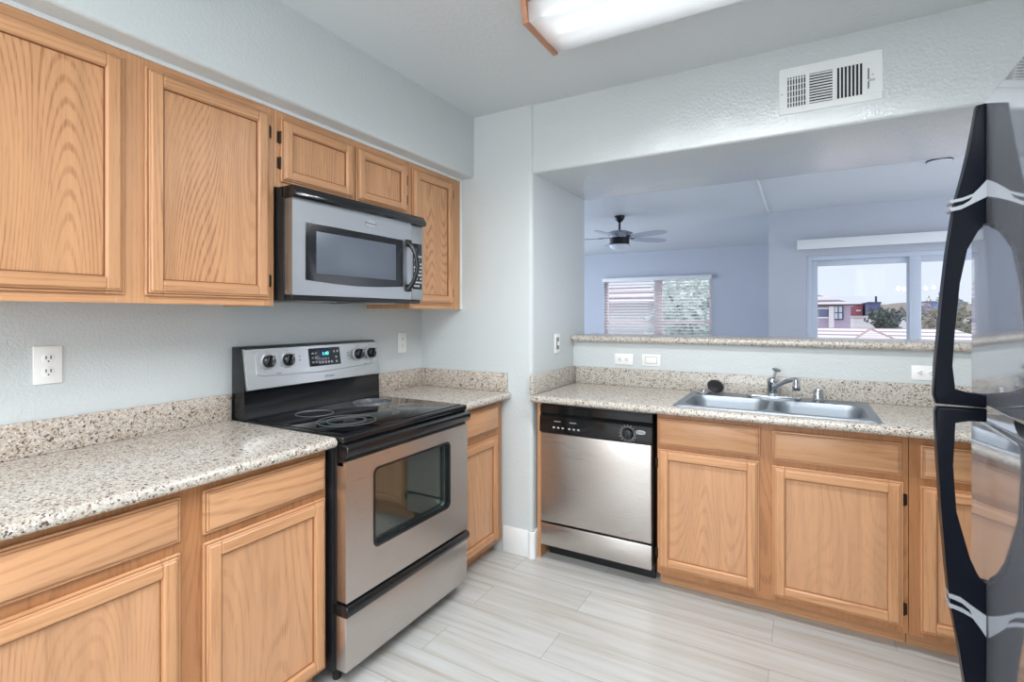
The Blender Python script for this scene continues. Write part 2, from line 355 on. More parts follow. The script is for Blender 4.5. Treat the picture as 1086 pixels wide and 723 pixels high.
# wall cabinets on the left wall (face at x = .305)
FU = Face('left', .305)
t = thing('wall_cabinet', (0, .66, 1.378), 'wide oak wall cabinet with two tall doors at the left edge', 'cabinet', 'oak wall cabinets')
carcass(FU, t, .17, 1.137, 1.378, 2.138, .303)
b = B(); face_frame(FU, b, .17, 1.137, 1.378, 2.138, [(.17, .225), (.615, .705), (1.095, 1.137)], [(1.378, 1.42), (2.09, 2.138)]); build('face_frame', b, MU, t)
cab_door(FU, t, .205, .633, 1.405, 2.113, 'l'); cab_door(FU, t, .689, 1.112, 1.403, 2.113, 'r')
t = thing('wall_cabinet', (0, 1.53, 1.84), 'short oak wall cabinet with two small doors above the microwave', 'cabinet', 'oak wall cabinets')
carcass(FU, t, 1.139, 1.918, 1.84, 2.138, .303)
b = B(); face_frame(FU, b, 1.139, 1.918, 1.84, 2.138, [(1.139, 1.180), (1.52, 1.562), (1.876, 1.918)], [(1.84, 1.875), (2.09, 2.138)]); build('face_frame', b, MU, t)
cab_door(FU, t, 1.163, 1.533, 1.864, 2.113, 'l', .052, (1.935, 2.035)); cab_door(FU, t, 1.55, 1.892, 1.864, 2.113, 'r', .052, (1.935, 2.035))
t = thing('wall_cabinet', (0, 2.15, 1.378), 'narrow tall oak wall cabinet right of the microwave at the wall corner', 'cabinet', 'oak wall cabinets')
carcass(FU, t, 1.92, 2.372, 1.378, 2.138, .303)
b = B(); face_frame(FU, b, 1.92, 2.372, 1.378, 2.138, [(1.92, 1.965), (2.27, 2.372)], [(1.378, 1.42), (2.09, 2.138)]); build('face_frame', b, MU, t)
cab_door(FU, t, 1.936, 2.290, 1.403, 2.113, 'r')
struct('trim_3', bx((.0, 2.3725, 1.376), (.309, YA+.001, 2.14), .001), WHITE)
# base cabinets on the left wall (face at x = .593)
FB = Face('left', .593); Z1 = .868
def base_unit(F, label, h0, h1, stiles, fronts, depth, end_toe=True):
    loc = F.p((h0+h1)/2, 0, 0); t = thing('base_cabinet', loc, label, 'cabinet', 'oak base cabinets')
    carcass(F, t, h0, h1, .075, Z1, depth, top='sink' not in label)
    b = B(); face_frame(F, b, h0, h1, .075, Z1, stiles, [(.075, .135), (.655, .745), (.815, Z1)]); build('face_frame', b, MF, t)
    b = B(); F.box(b, h0, h1, 0, .075, -.085, -.07, 0, 1, 1); F.box(b, h0, h0+.016, 0, .075, -depth, -.085); F.box(b, h1-.016, h1, 0, .075, -depth, -.085)
    build('toe_kick', b, MO, t)
    for kind, a in fronts:
        if kind == 'd': cab_door(F, t, *a)
        else: cab_drawer(F, t, *a)
    return t
base_unit(FB, 'oak base cabinet under the long left counter, left of the range', .17, 1.139, [(.17, .22), (.63, .715), (1.12, 1.139)],
          [('w', (.205, .643, .722, .845)), ('w', (.703, 1.13, .716, .843)), ('d', (.205, .643, .086, .692, 'l')), ('d', (.703, 1.13, .086, .692, 'r'))], .59)
base_unit(FB, 'narrow oak base cabinet between range and wall corner', 1.922, 2.372, [(1.922, 1.965), (2.30, 2.372)],
          [('w', (1.945, 2.318, .708, .846)), ('d', (1.945, 2.316, .098, .672, 'r'))], .59)
# base cabinets under the sink (face at y = 2.42)
FS = Face('sink', 2.42)
base_unit(FS, 'wide oak sink base cabinet with two doors under the double sink', 1.458, 2.447, [(1.458, 1.482), (1.90, 1.985), (2.425, 2.447)],
          [('w', (1.464, 1.917, .708, .839)), ('w', (1.965, 2.425, .703, .832)), ('d', (1.464, 1.913, .107, .688, 'l')), ('d', (1.965, 2.430, .103, .678, 'r'))], .545)
base_unit(FS, 'oak base cabinet at the right end, behind the refrigerator handle', 2.449, 3.19, [(2.449, 2.50), (2.82, 2.89), (3.15, 3.19)],
          [('w', (2.484, 2.83, .703, .832)), ('w', (2.88, 3.17, .703, .832)), ('d', (2.484, 2.83, .098, .672, 'r')), ('d', (2.88, 3.17, .098, .672, 'r'))], .545)
b = B(); FS.box(b, .797, .820, .0, Z1, -.5, 0, .001)
tag(build('filler_panel', b, OV, loc=(.808, 2.6, 0)), 'narrow oak filler strip between white wall corner and dishwasher', 'panel')

# ---------------------------------------------------------------- counters
ZT = .907
def nose(front, back, zt=ZT, th=.036, flip=1):
    """counter cross-section (depth, z); rounded front edge"""
    r = th/2; pts = [(back, zt)]
    for i in range(9):
        a = PI/2*(1-i/4); pts.append((front-flip*r+flip*r*math.cos(a), zt-r+r*math.sin(a)))
    return pts+[(back, zt-th)]
def splash(b, lo, hi): b.box(lo, hi, .004, 2)
# left counter
t = thing('countertop', (.3, .64, .87), 'long speckled laminate countertop left of the range', 'countertop', 'speckled countertops')
b = B(); b.prism([(x, .12, z) for x, z in nose(.650, .002)], (0, 1.022, 0)); build('counter_slab', b, GR, t)
b = B(); splash(b, (.001, .12, ZT), (.021, 1.145, 1.014)); build('backsplash', b, GS, t)
t = thing('countertop', (.3, 2.15, .87), 'small speckled laminate countertop in the corner right of the range', 'countertop', 'speckled countertops')
b = B(); b.prism([(x, 1.918, z) for x, z in nose(.650, .002)], (0, YA-1.919, 0)); build('counter_slab', b, GR, t)
b = B(); splash(b, (.001, 1.918, ZT), (.021, YA-.021, 1.014)); splash(b, (.001, YA-.021, ZT), (.628, YA-.001, 1.014)); build('backsplash', b, GS, t)
# sink counter with a cut-out
t = thing('countertop', (2, 2.65, .87), 'long speckled laminate countertop with the double sink set in', 'countertop', 'speckled countertops')
SX0, SX1, SY0, SY1 = 1.535, 2.365, 2.382, 2.925
YK = 2.328
b = B()
b.prism([(.800, y, z) for y, z in nose(YK, YA-.005, flip=-1)], (2.398, 0, 0))
b.box((.803, YA-.005, ZT-.036), (SX0+.02, YB-.001, ZT)); b.box((SX1-.02, YA-.005, ZT-.036), (3.198, YB-.001, ZT))
b.box((SX0+.02, YA-.005, ZT-.036), (SX1-.02, SY0+.02, ZT)); b.box((SX0+.02, SY1-.02, ZT-.036), (SX1-.02, YB-.001, ZT))
build('counter_slab', b, GR, t)
b = B(); splash(b, (.803, YB-.021, ZT), (3.198, YB-.001, 1.014)); splash(b, (XP+.0015, YK+.025, ZT+.0005), (.803, YB-.001, 1.014)); build('backsplash', b, GRS, t)
# bar ledge
b = B(); b.prism([(XP+.002, y, z) for y, z in nose(2.928, 3.36, 1.214, .040, -1)], (2.417, 0, 0))
tag(build('bar_ledge', b, GR, loc=(2, 3.14, 1.174)), 'raised speckled bar ledge capping the half wall behind the sink', 'countertop ledge')

# ---------------------------------------------------------------- sink and faucet
def rrect(x0, x1, y0, y1, r, n=6):
    p = []
    for cx, cy, a in ((x1-r, y1-r, 0), (x0+r, y1-r, 90), (x0+r, y0+r, 180), (x1-r, y0+r, 270)):
        for i in range(n+1): q = math.radians(a+90*i/n); p.append((cx+r*math.cos(q), cy+r*math.sin(q)))
    return p
def loop(t, pts, z): return [t.verts.new((x, y, z)) for x, y in pts]
def bridge(t, a, b):
    n = len(a)
    for i in range(n): t.faces.new((a[i], a[(i+1) % n], b[(i+1) % n], b[i]))
sk = thing('kitchen_sink', ((SX0+SX1)/2, 2.65, ZT), 'stainless steel double bowl sink in the speckled counter', 'sink')
t = bmesh.new(); zr = ZT+.006
o0 = loop(t, rrect(SX0, SX1, SY0, SY1, .03), ZT+.0005); o1 = loop(t, rrect(SX0+.006, SX1-.006, SY0+.006, SY1-.006, .028), zr+.001); o2 = loop(t, rrect(SX0+.02, SX1-.02, SY0+.02, SY1-.02, .02), zr-.003)
bridge(t, o0, o1); bridge(t, o1, o2)
bowls = [(1.572, 1.938, 2.445, 2.80), (1.958, 2.328, 2.445, 2.80)]; tops = []
for x0, x1, y0, y1 in bowls:
    L = [loop(t, rrect(x0, x1, y0, y1, .07), zr-.003)]
    for k, (ins, dz) in enumerate(((.004, -.010), (.010, -.03), (.016, -.12), (.03, -.155), (.06, -.17))): L.append(loop(t, rrect(x0+ins, x1-ins, y0+ins, y1-ins, max(.02, .07-ins*.4)), zr+dz))
    for a, c in zip(L, L[1:]): bridge(t, a, c)
    t.faces.new(L[-1]); tops.append(L[0])
ed = []
for Lp in [o2]+tops:
    for i in range(len(Lp)): ed.append(t.edges.get((Lp[i], Lp[(i+1) % len(Lp)])))
bmesh.ops.triangle_fill(t, use_beauty=True, use_dissolve=False, edges=ed)
b = B(); b.add(t); build('basin', b, SSK, sk, smooth=40)
for x0, x1, y0, y1 in bowls:
    b = B(); b.lathe(((x0+x1)/2, (y0+y1)/2, zr-.171), (0, 0, 1), [(.045, 0), (.045, .004), (.035, .003), (.03, .001)], 24); build('drain', b, CHR, sk)
fc = thing('faucet', (1.95, 2.85, ZT+.0048), 'chrome single lever faucet with angled spout on the sink deck', 'faucet')
z0 = ZT+.0048
b = B(); b.prism([(x, y, z0) for x, y in rrect(1.825, 2.075, 2.822, 2.878, .027)], (0, 0, .014), 0, .004); build('deck_plate', b, CHR, fc)
b = B(); b.lathe((1.945, 2.85, z0+.012), (0, 0, 1), [(.034, 0), (.032, .008), (.025, .016), (.024, .062), (.026, .066), (.026, .082), (.022, .092), (.012, .098)], 24); build('faucet_body', b, CHR, fc)
b = B(); b.tube([(1.95, 2.838, .965), (1.975, 2.81, .988), (2.01, 2.775, 1.012), (2.035, 2.75, 1.024), (2.052, 2.734, 1.025)], [.014, .013, .012, .012, .013]); b.lathe((2.055, 2.731, 1.030), (0, 0, -1), [(.014, 0), (.016, .008), (.016, .024), (.019, .03), (.019, .048), (.015, .056)], 18); build('spout', b, CHR, fc)
b = B(); b.tube([(1.945, 2.85, .998), (1.952, 2.852, 1.02), (1.958, 2.856, 1.045), (1.963, 2.86, 1.056)], [.011, .007, .007, .008]); b.lathe((1.963, 2.86, 1.056), (.25, -.3, 1), [(.014, -.003), (.021, .001), (.021, .006), (.014, .010)], 16); build('lever', b, CHR, fc)
b = B(); b.lathe((2.15, 2.86, z0), (0, 0, 1), [(.027, 0), (.027, .005), (.0235, .009), (.022, .052), (.019, .062), (.011, .064)], 20)
tag(build('air_gap', b, CHR, loc=(2.15, 2.86, z0)), 'small chrome cylinder cap right of the faucet', 'air gap cap')
b = B(); b.lathe((1.605, 2.865, z0), (0, 0, 1), [(.038, 0), (.038, .006), (.030, .010), (.024, .010), (.022, .004), (.012, .004), (.010, .016), (.004, .018)], 24)
tag(build('sink_strainer', b, CHR, loc=(1.605, 2.865, z0)), 'small round chrome strainer lying on the left sink corner', 'strainer')
st = thing('sink_stopper', (1.662, 2.90, z0), 'black round rubber stopper leaning on edge behind the sink', 'stopper')
ax = Vector((.30, -.62, .72)).normalized()
cz = Vector((1.662, 2.895, z0+.040))
b = B(); b.lathe(cz, ax, [(.043, -.006), (.044, -.002), (.041, .003), (.028, .006), (.012, .007)], 28); build('disc', b, BLKM, st)
b = B(); b.lathe(cz-ax*.006, ax, [(.02, -.016), (.024, -.012), (.022, 0)], 20); build('plug', b, BLKM, st)

# ---------------------------------------------------------------- logo badge (oval plate with raised lettering)
def badge(par, c, right, n, w, h):
    r = Vector(right); nn = Vector(n); up = nn.cross(r) if nn.cross(r).z > 0 else r.cross(nn); c = Vector(c)
    b = B(); b.prism([c+r*(w/2*math.cos(2*PI*i/28))+up*(h/2*math.sin(2*PI*i/28)) for i in range(28)], nn*.002, 0, .0006)
    o = build('logo_badge', b, SILV, par)
    rr = up.cross(nn)
    text_mesh('lettering', 'Whirlpool', h*.62, c+nn*.0022, rr, up, DARK, o, .0002)
    b = B(); b.torus(c+nn*.0021-up*h*.02, nn, .5, .0003)
    b.bm.free()
    return o
# ---------------------------------------------------------------- range
RY0, RY1 = 1.152, 1.912; XD = .678
rg = thing('electric_range', (.33, 1.53, 0), 'stainless steel electric range with black glass cooktop', 'range')
b = B(); b.box((.02, RY0, .06), (.615, RY1, .885), .003); b.box((.60, RY0+.002, .07), (.632, RY1-.002, .885), .002); build('body', b, BLKM, rg)
for xx in (.08, .58):
    for yy in (RY0+.05, RY1-.05):
        b = B(); b.cyl((xx, yy, 0), (xx, yy, .062), .016, 12); build('foot', b, BLKM, rg)
b = B(); b.box((.105, RY0-.003, .885), (.672, RY1+.003, .912), .007, 3); build('cooktop_frame', b, BLK, rg)
b = B(); b.box((.125, RY0+.018, .911), (.648, RY1-.018, .9155), .002); g = build('cooktop_glass', b, BLKG, rg)
RING = mat('burner_print', lin(120, 122, 128), .3)
for (x, y, rs) in ((.235, 1.385, (.078,)), (.475, 1.345, (.115, .075)), (.235, 1.73, (.095, .06)), (.475, 1.715, (.078,))):
    b = B()
    for r in rs: b.torus((x, y, .9155), (0, 0, 1), r, .0012, 56, 6)
    build('burner_ring', b, RING, g)
# backguard
b = B(); b.prism([(.012, RY0-.002, .88), (.105, RY0-.002, .88), (.105, RY0-.002, .905), (.098, RY0-.002, .93), (.094, RY0-.002, 1.02), (.100, RY0-.002, 1.032), (.070, RY0-.002, 1.204), (.06, RY0-.002, 1.210), (.012, RY0-.002, 1.210)], (0, RY1-RY0+.004, 0), 0, .003); bgd = build('backguard', b, BLK, rg)
q0, q1 = Vector((.113, 0, 1.034)), Vector((.086, 0, 1.204))     # console face, bottom to top
nrm = Vector(((q1-q0).z, 0, -(q1-q0).x)).normalized(); upv = (q1-q0).normalized()
def con(y, s, out=0): v = q0+(q1-q0)*s+nrm*out; return Vector((v.x, y, v.z))
b = B(); b.prism([con(RY0+.004, 0, -.03), con(RY0+.004, -.02, -.004), con(RY0+.004, 0, 0), con(RY0+.004, .97, 0), con(RY0+.004, 1.0, -.005), con(RY0+.004, 1.0, -.02)], (0, RY1-RY0-.008, 0), 0, .003)
for y in (1.257, 1.353, 1.765, 1.852):
    for a in (-2.2, -1.1, 0, 1.1, 2.2):
        c = con(y, .645, .0003)+upv*.042*math.cos(a)+Vector((0, .042*math.sin(a), 0)); b.lathe(c, nrm, [(.0018, 0), (.0018, .0004)], 8, 1)
for y, s in ((1.305, .33), (1.81, .33), (1.418, .70), (1.418, .60), (1.70, .70), (1.70, .62)): b.prism([con(y-.012, s, .0002), con(y+.012, s, .0002), con(y+.012, s+.012, .0002), con(y-.012, s+.012, .0002)] if s < .5 else [con(y-.003, s, .0002), con(y+.003, s, .0002), con(y+.003, s+.03, .0002), con(y-.003, s+.03, .0002)], nrm*.0004, 1)
console = build('console', b, [SSC, DARK], rg)
b = B(); b.tube([con(1.215, .90, 0), con(1.203, .80, 0), con(1.203, .36, 0), con(1.225, .31, 0), con(1.53, .245, 0), con(1.84, .31, 0), con(1.872, .38, 0), con(1.872, .85, 0)], .0022, 8); build('trim_line', b, SSC, console)
for y in (1.257, 1.353, 1.765, 1.852):
    b = B(); b.lathe(con(y, .645), nrm, [(.034, 0), (.034, .003), (.029, .005)], 28); k = build('knob', b, SILV, rg)
    b = B(); b.lathe(con(y, .645, .004), nrm, [(.027, 0), (.025, .018), (.021, .021), (.004, .0215)], 28); u = (upv*.92+Vector((0, .39, 0))).normalized()
    b.prism([con(y, .645, .024)+u*.024+Vector((0, .006, 0)), con(y, .645, .024)+u*.024-Vector((0, .006, 0)), con(y, .645, .024)-u*.024-Vector((0, .006, 0)), con(y, .645, .024)-u*.024+Vector((0, .006, 0))], nrm*.012, 0, .003); build('knob_grip', b, BLK, k)
    b = B(); b.prism([con(y, .645, .0362)+u*.022+Vector((0, .0012, 0)), con(y, .645, .0362)+u*.022-Vector((0, .0012, 0)), con(y, .645, .0362)+u*.004-Vector((0, .0012, 0)), con(y, .645, .0362)+u*.004+Vector((0, .0012, 0))], nrm*.0004); build('knob_mark', b, GREYT, k)
def cpanel(name, y0, y1, s0, s1, o0, th, m, par, bev=.001):
    b = B(); b.prism([con(y0, s0, o0), con(y1, s0, o0), con(y1, s1, o0), con(y0, s1, o0)], nrm*th, 0, bev); return build(name, b, m, par)
disp = cpanel('control_display', 1.468, 1.648, .41, .90, .0005, .003, BLK, rg)
cpanel('clock_screen', 1.524, 1.592, .64, .83, .0034, .0012, mat('blue_screen', lin(22, 34, 92), .2), disp, .0004)
text_mesh('clock_digits', '1:40', .022, con(1.558, .735, .0050), (0, 1, 0), upv, emit('green_digits', lin(90, 235, 190), 1.2), disp)
GB = mat('grey_button', lin(150, 152, 158), .4)
def cbutton(y, sv, w=.0, hh=.0, r=.0):
    b = B()
    if r: b.lathe(con(y, sv, .0034), nrm, [(r, 0), (r*.92, .001)], 14)
    else: b.prism([con(y, sv, .0034), con(y+w, sv, .0034), con(y+w, sv+hh, .0034), con(y, sv+hh, .0034)], nrm*.0006)
    build('button', b, GB, disp)
for i in range(5): cbutton(1.523+i*.0175, .50, r=.0065)
for i in range(3):
    for j in range(2): cbutton(1.480+j*.018, .50+i*.12, .012, .04)
for y, sv in ((1.612, .78), (1.632, .78), (1.622, .62), (1.622, .50)): cbutton(y, sv, r=.006)
for i in range(3): cbutton(1.540+i*.016, .58, .007, .03)
badge(rg, con(1.574, .115, .0003), (0, 1, 0), nrm, .062, .020)
# oven door with a real window cut-out
def slab_with_hole(x0, x1, outer, hole):
    t = bmesh.new()
    L = [[t.verts.new((x, y, z)) for y, z in pts] for x in (x0, x1) for pts in (outer, hole)]
    for a, c in ((0, 2), (1, 3)): bridge(t, L[a], L[c])
    for a, c in ((0, 1), (2, 3)):
        ed = [t.edges.get((q[i], q[(i+1) % len(q)])) for q in (L[a], L[c]) for i in range(len(q))]
        bmesh.ops.triangle_fill(t, use_beauty=True, edges=ed)
    return B().add(t)
dz0, dz1 = .318, .822
hole = rrect(1.295, 1.765, .470, .762, .022)
b = slab_with_hole(.634, XD, rrect(RY0+.003, RY1-.003, dz0, dz1, .006, 3), hole); od = build('oven_door', b, SS, rg)
b = slab_with_hole(.655, XD+.002, rrect(1.289, 1.771, .464, .768, .026), rrect(1.298, 1.762, .473, .759, .020)); build('window_bezel', b, BLK, od)
b = bx((.650, 1.292, .468), (.654, 1.768, .764)); build('window_glass', b, glass('oven_glass', .13, (.88, .98, .95, 1)), od)
b = bx((.632, RY0+.003, .80), (.668, RY1-.003, .885), .004); build('door_top_trim', b, BLK, od)
hp = [(XD-.03, .838), (XD-.004, .832), (XD+.012, .842), (XD+.018, .856), (XD+.016, .872), (XD+.008, .880), (XD-.012, .884), (XD-.03, .884)]
b = B(); b.prism([(x, RY0-.002, z) for x, z in hp], (0, RY1-RY0+.004, 0), 0, .005, 3); build('oven_handle', b, BLK, od)
# oven cavity behind the glass
OVEN = mat('oven_enamel', lin(196, 218, 204), .35)
b = B()
cx0, cx1, cy0, cy1, cz0, cz1 = .10, .633, 1.25, 1.81, .42, .80
for lo, hi in (((cx0, cy0, cz0-.01), (cx1, cy1, cz0)), ((cx0, cy0, cz1), (cx1, cy1, cz1+.01)), ((cx0-.01, cy0, cz0), (cx0, cy1, cz1)), ((cx0, cy0-.01, cz0), (cx1, cy0, cz1)), ((cx0, cy1, cz0), (cx1, cy1+.01, cz1))): b.box(lo, hi)
build('oven_cavity', b, OVEN, rg)
b = B()
for i in range(15): y = 1.27+i*.037; b.cyl((.12, y, .575), (.62, y, .575), .0022, 6)
for x in (.13, .37, .61): b.cyl((x, 1.255, .572), (x, 1.805, .572), .003, 6)
build('oven_rack', b, CHR, rg)
b = bx((.60, RY0+.003, .072), (XD, RY1-.003, .268), .006, 2); dw = build('storage_drawer', b, SS, rg)
hp = [(.61, .268), (XD+.004, .268), (XD+.012, .278), (XD+.015, .292), (XD+.010, .304), (XD, .310), (.61, .310)]
b = B(); b.prism([(x, RY0+.001, z) for x, z in hp], (0, RY1-RY0-.002, 0), 0, .005, 3); build('drawer_handle', b, BLK, dw)

# ---------------------------------------------------------------- microwave
MY0, MY1, MX = 1.145, 1.918, .398; MZ0, MZ1 = 1.420, 1.838
mw = thing('microwave', (.2, 1.53, MZ0-.02), 'stainless over-the-range microwave hung above the range', 'microwave')
b = B(); b.box((.003, MY0+.001, MZ0-.018), (.352, MY1, MZ1), .003); b.box((.34, MY0+.012, MZ0-.018), (.385, MY1-.006, MZ0+.005), .004); build('case', b, BLKM, mw)
b = B(); b.box((.06, 1.25, MZ0-.022), (.30, 1.45, MZ0-.017), .001); build('grease_filter', b, SSB, mw)
b = B(); b.box((.06, 1.62, MZ0-.022), (.30, 1.82, MZ0-.017), .001); build('grease_filter', b, SSB, mw)
ym = 1.828
hole = rrect(1.213, 1.762, 1.482, 1.704, .012)
b = slab_with_hole(.353, MX, rrect(MY0+.004, ym, MZ0, 1.792, .004, 3), hole); md = build('microwave_door', b, SSB, mw)
# black window surround with a bulged lower and right edge, and the lighter screen inside it
sur = []
for i in range(21):
    s = i/20; sur.append((1.208+s*.558, 1.480-.012*math.sin(PI*s)))
for i in range(1, 21): s = i/20; sur.append((1.766, 1.480+s*.225))
sur += [(1.766, 1.706), (1.208, 1.706)]
b = B(); b.prism([(MX-.006, y, z) for y, z in sur], (.008, 0, 0), 0, .002); wn = build('window_surround', b, mat('black_window', lin(18, 19, 24), .22), mw)
SCR = mat('window_screen', lin(92, 100, 112), .34, 0)
b = bx((MX+.0015, 1.258, 1.508), (MX+.0030, 1.715, 1.676), .001); build('window_screen', b, SCR, wn)
b = B(); b.box((.353, ym+.002, MZ0), (MX, MY1, 1.792), .003); cp = build('control_panel', b, SSB, mw)
b = bx((MX-.001, ym+.010, 1.472), (MX+.002, MY1-.012, 1.700), .003); kp = build('keypad', b, BLK, mw)
b = bx((MX+.0015, ym+.02, 1.664), (MX+.003, MY1-.022, 1.690), .001); build('display', b, BLKG, kp)
for r in range(9):
    for c in range(4):
        if (r*4+c) % 7 == 3: continue
        y = ym+.018+c*.0150; z = 1.484+r*.0185; build('button', bx((MX+.0015, y, z), (MX+.0028, y+.011, z+.009), .0005, 1), GREYT, kp)
# curved handle
hz0, hz1 = 1.458, 1.712; pts = []
for i in range(15):
    s = i/14; pts.append((MX+.006+.042*math.sin(PI*s)**.7, 1.797+.020*math.sin(PI*s), hz0+.012+s*(hz1-hz0-.024)))
b = B(); b.tube(pts, [.013]*2+[.011]*11+[.013]*2, 12); b.box((MX, 1.783, hz0), (MX+.010, 1.822, hz0+.035), .004); b.box((MX, 1.783, hz1-.035), (MX+.010, 1.822, hz1), .004)
build('door_handle', b, BLK, md)
b = B(); b.prism([(.34, MY0+.001, 1.792), (MX+.016, MY0+.001, 1.792), (MX+.022, MY0+.001, 1.797), (MX+.022, MY0+.001, 1.814), (MX+.004, MY0+.001, 1.838), (.34, MY0+.001, 1.838)], (0, MY1-MY0, 0), 0, .003)
vg = build('vent_grille', b, BLK, mw)
badge(mw, (MX+.0003, 1.553, 1.752), (0, 1, 0), (1, 0, 0), .064, .026)

# ---------------------------------------------------------------- dishwasher
DX0, DX1, DY = .824, 1.440, 2.402
dwm = thing('dishwasher', (1.13, 2.6, 0), 'stainless steel dishwasher with black control panel under the counter', 'dishwasher')
b = B(); b.box((DX0+.004, DY+.03, .09), (DX1-.004, 2.93, .868), .002); b.box((DX0, DY+.012, .80), (DX1, DY+.05, .866), .003); build('tub_casing', b, BLKM, dwm)
b = B(); b.prism([(DX0, DY+.03, .706), (DX0, DY-.006, .706), (DX0, DY-.010, .716), (DX0, DY-.006, .790), (DX0, DY+.006, .800), (DX0, DY+.010, .808), (DX0, DY-.002, .812), (DX0, DY-.002, .850), (DX0, DY+.03, .852)], (DX1-DX0, 0, 0), 0, .002); pc = build('control_panel', b, BLK, dwm)
b = B(); b.lathe((1.318, DY-.009, .748), (0, -1, 0), [(.030, 0), (.028, .004), (.024, .018), (.020, .020), (.003, .0205)], 28); b.box((1.313, DY-.036, .724), (1.323, DY-.027, .772), .002); dl = build('dial', b, BLKM, pc)
b = B()
for i in range(16):
    a = 2*PI*i/16; c = Vector((1.318+.042*math.cos(a), DY-.0100, .748+.042*math.sin(a))); b.lathe(c, (0, -1, 0), [(.0022, 0), (.0022, .0006)], 8)
b.torus((1.318, DY-.0105, .748), (0, 1, 0), .034, .0008, 40, 6)
build('dial_marks', b, GREYT, pc)
for g0 in (.905, .995):
    for i in range(3): build('button', bx((g0+i*.026, DY-.0115, .732), (g0+i*.026+.012, DY-.008, .740), .001, 1), GREYT, pc)
    build('print_mark', bx((g0+.008, DY-.0105, .768), (g0+.045, DY-.0085, .771)), GREYT, pc)
badge(dwm, (1.383, DY-.0095, .762), (1, 0, 0), (0, -1, 0), .054, .022)
b = bx((DX0+.004, DY-.004, .216), (DX1-.004, DY+.03, .703), .006, 3); build('door_panel', b, SS, dwm)
b = bx((DX0+.004, DY-.002, .085), (DX1-.004, DY+.03, .206), .004, 2); build('access_panel', b, SS, dwm)
b = B(); b.box((DX0+.01, 2.50, 0), (DX1-.01, 2.52, .09)); build('toe_plate', b, BLKM, dwm)
for xx in (DX0+.06, DX1-.06):
    b = B(); b.cyl((xx, 2.56, 0), (xx, 2.56, .09), .012, 10); build('levelling_leg', b, BLKM, dwm)

# ---------------------------------------------------------------- refrigerator
RX, FY0, FY1 = 2.363, .41, 1.172
rf = thing('refrigerator', (2.75, .79, 0), 'mirror-bright stainless refrigerator with curved black handles at right edge', 'refrigerator')
b = B(); b.box((2.445, FY0+.005, .03), (3.12, FY1-.005, 1.715), .006); build('cabinet_body', b, mat('fridge_side', lin(60, 62, 66), .4), rf)
for xx in (2.5, 3.05):
    for yy in (FY0+.08, FY1-.08):
        b = B(); b.cyl((xx, yy, 0), (xx, yy, .04), .02, 12); build('foot', b, BLKM, rf)
b = bx((RX, FY0, 1.176), (2.44, FY1, 1.728), .010, 4); fd = build('freezer_door', b, FR, rf)
b = bx((RX, FY0, .075), (2.44, FY1, 1.154), .010, 4); ld = build('fridge_door', b, FR, rf)
b = bx((2.40, FY0+.02, .03), (2.45, FY1-.02, .07), .004); build('kick_grille', b, BLKM, rf)
b = bx((2.42, FY0+.02, 1.150), (2.446, FY1-.02, 1.180)); build('gasket', b, DARK, rf)
hy0, hy1 = 1.070, 1.096
up_out = [(2.3645, 1.716), (2.350, 1.714), (2.345, 1.670), (2.340, 1.637), (2.332, 1.595), (2.320, 1.540), (2.309, 1.450), (2.303, 1.385), (2.298, 1.313), (2.293, 1.25), (2.2905, 1.195), (2.294, 1.179), (2.3645, 1.177)]
up_in = [(2.3645, 1.200), (2.3155, 1.202), (2.3165, 1.25), (2.320, 1.314), (2.327, 1.399), (2.337, 1.458), (2.347, 1.492), (2.356, 1.503), (2.3645, 1.502)]
b = B(); b.prism([(x, hy0, z) for x, z in up_out+up_in], (0, hy1-hy0, 0), 0, .005, 3); h1 = build('freezer_handle', b, HND, fd)
lo_out = [(2.3645, 1.175), (2.296, 1.174), (2.2925, 1.165), (2.296, 1.08), (2.301, .984), (2.308, .882), (2.3135, .82), (2.325, .751), (2.334, .68), (2.343, .60), (2.350, .52), (2.3645, .505)]
lo_in = [(2.3645, .868), (2.355, .866), (2.346, .880), (2.336, .906), (2.322, .988), (2.3175, 1.07), (2.3155, 1.152), (2.3645, 1.152)]
b = B(); b.prism([(x, hy0, z) for x, z in lo_out+lo_in], (0, hy1-hy0, 0), 0, .005, 3); h2 = build('fridge_handle', b, HND, ld)
clip = [(2.3635, 1.580), (2.354, 1.567), (2.345, 1.556), (2.332, 1.551), (2.3185, 1.549), (2.3165, 1.543), (2.330, 1.545), (2.340, 1.549), (2.346, 1.555), (2.341, 1.545), (2.331, 1.538), (2.3155, 1.535), (2.3150, 1.528), (2.328, 1.530), (2.342, 1.538), (2.3635, 1.549)]
for par, f in ((fd, lambda x, z: (x, z)), (ld, lambda x, z: (x-.001+(1.549-z)*.0, .83-(z-1.535)*1.25))):
    b = B(); b.prism([f(x, z)[:1]+(hy0-.0022,)+f(x, z)[1:] for x, z in clip], (0, .003, 0), 0, .0006, 1)
    for zz in ((1.546, 1.532)): x, z = f(2.3145, zz); b.box((x-.002, hy0-.002, z-.004), (x+.004, hy1+.002, z+.004), .001, 1)
    build('silver_clip', b, CLIP, par)

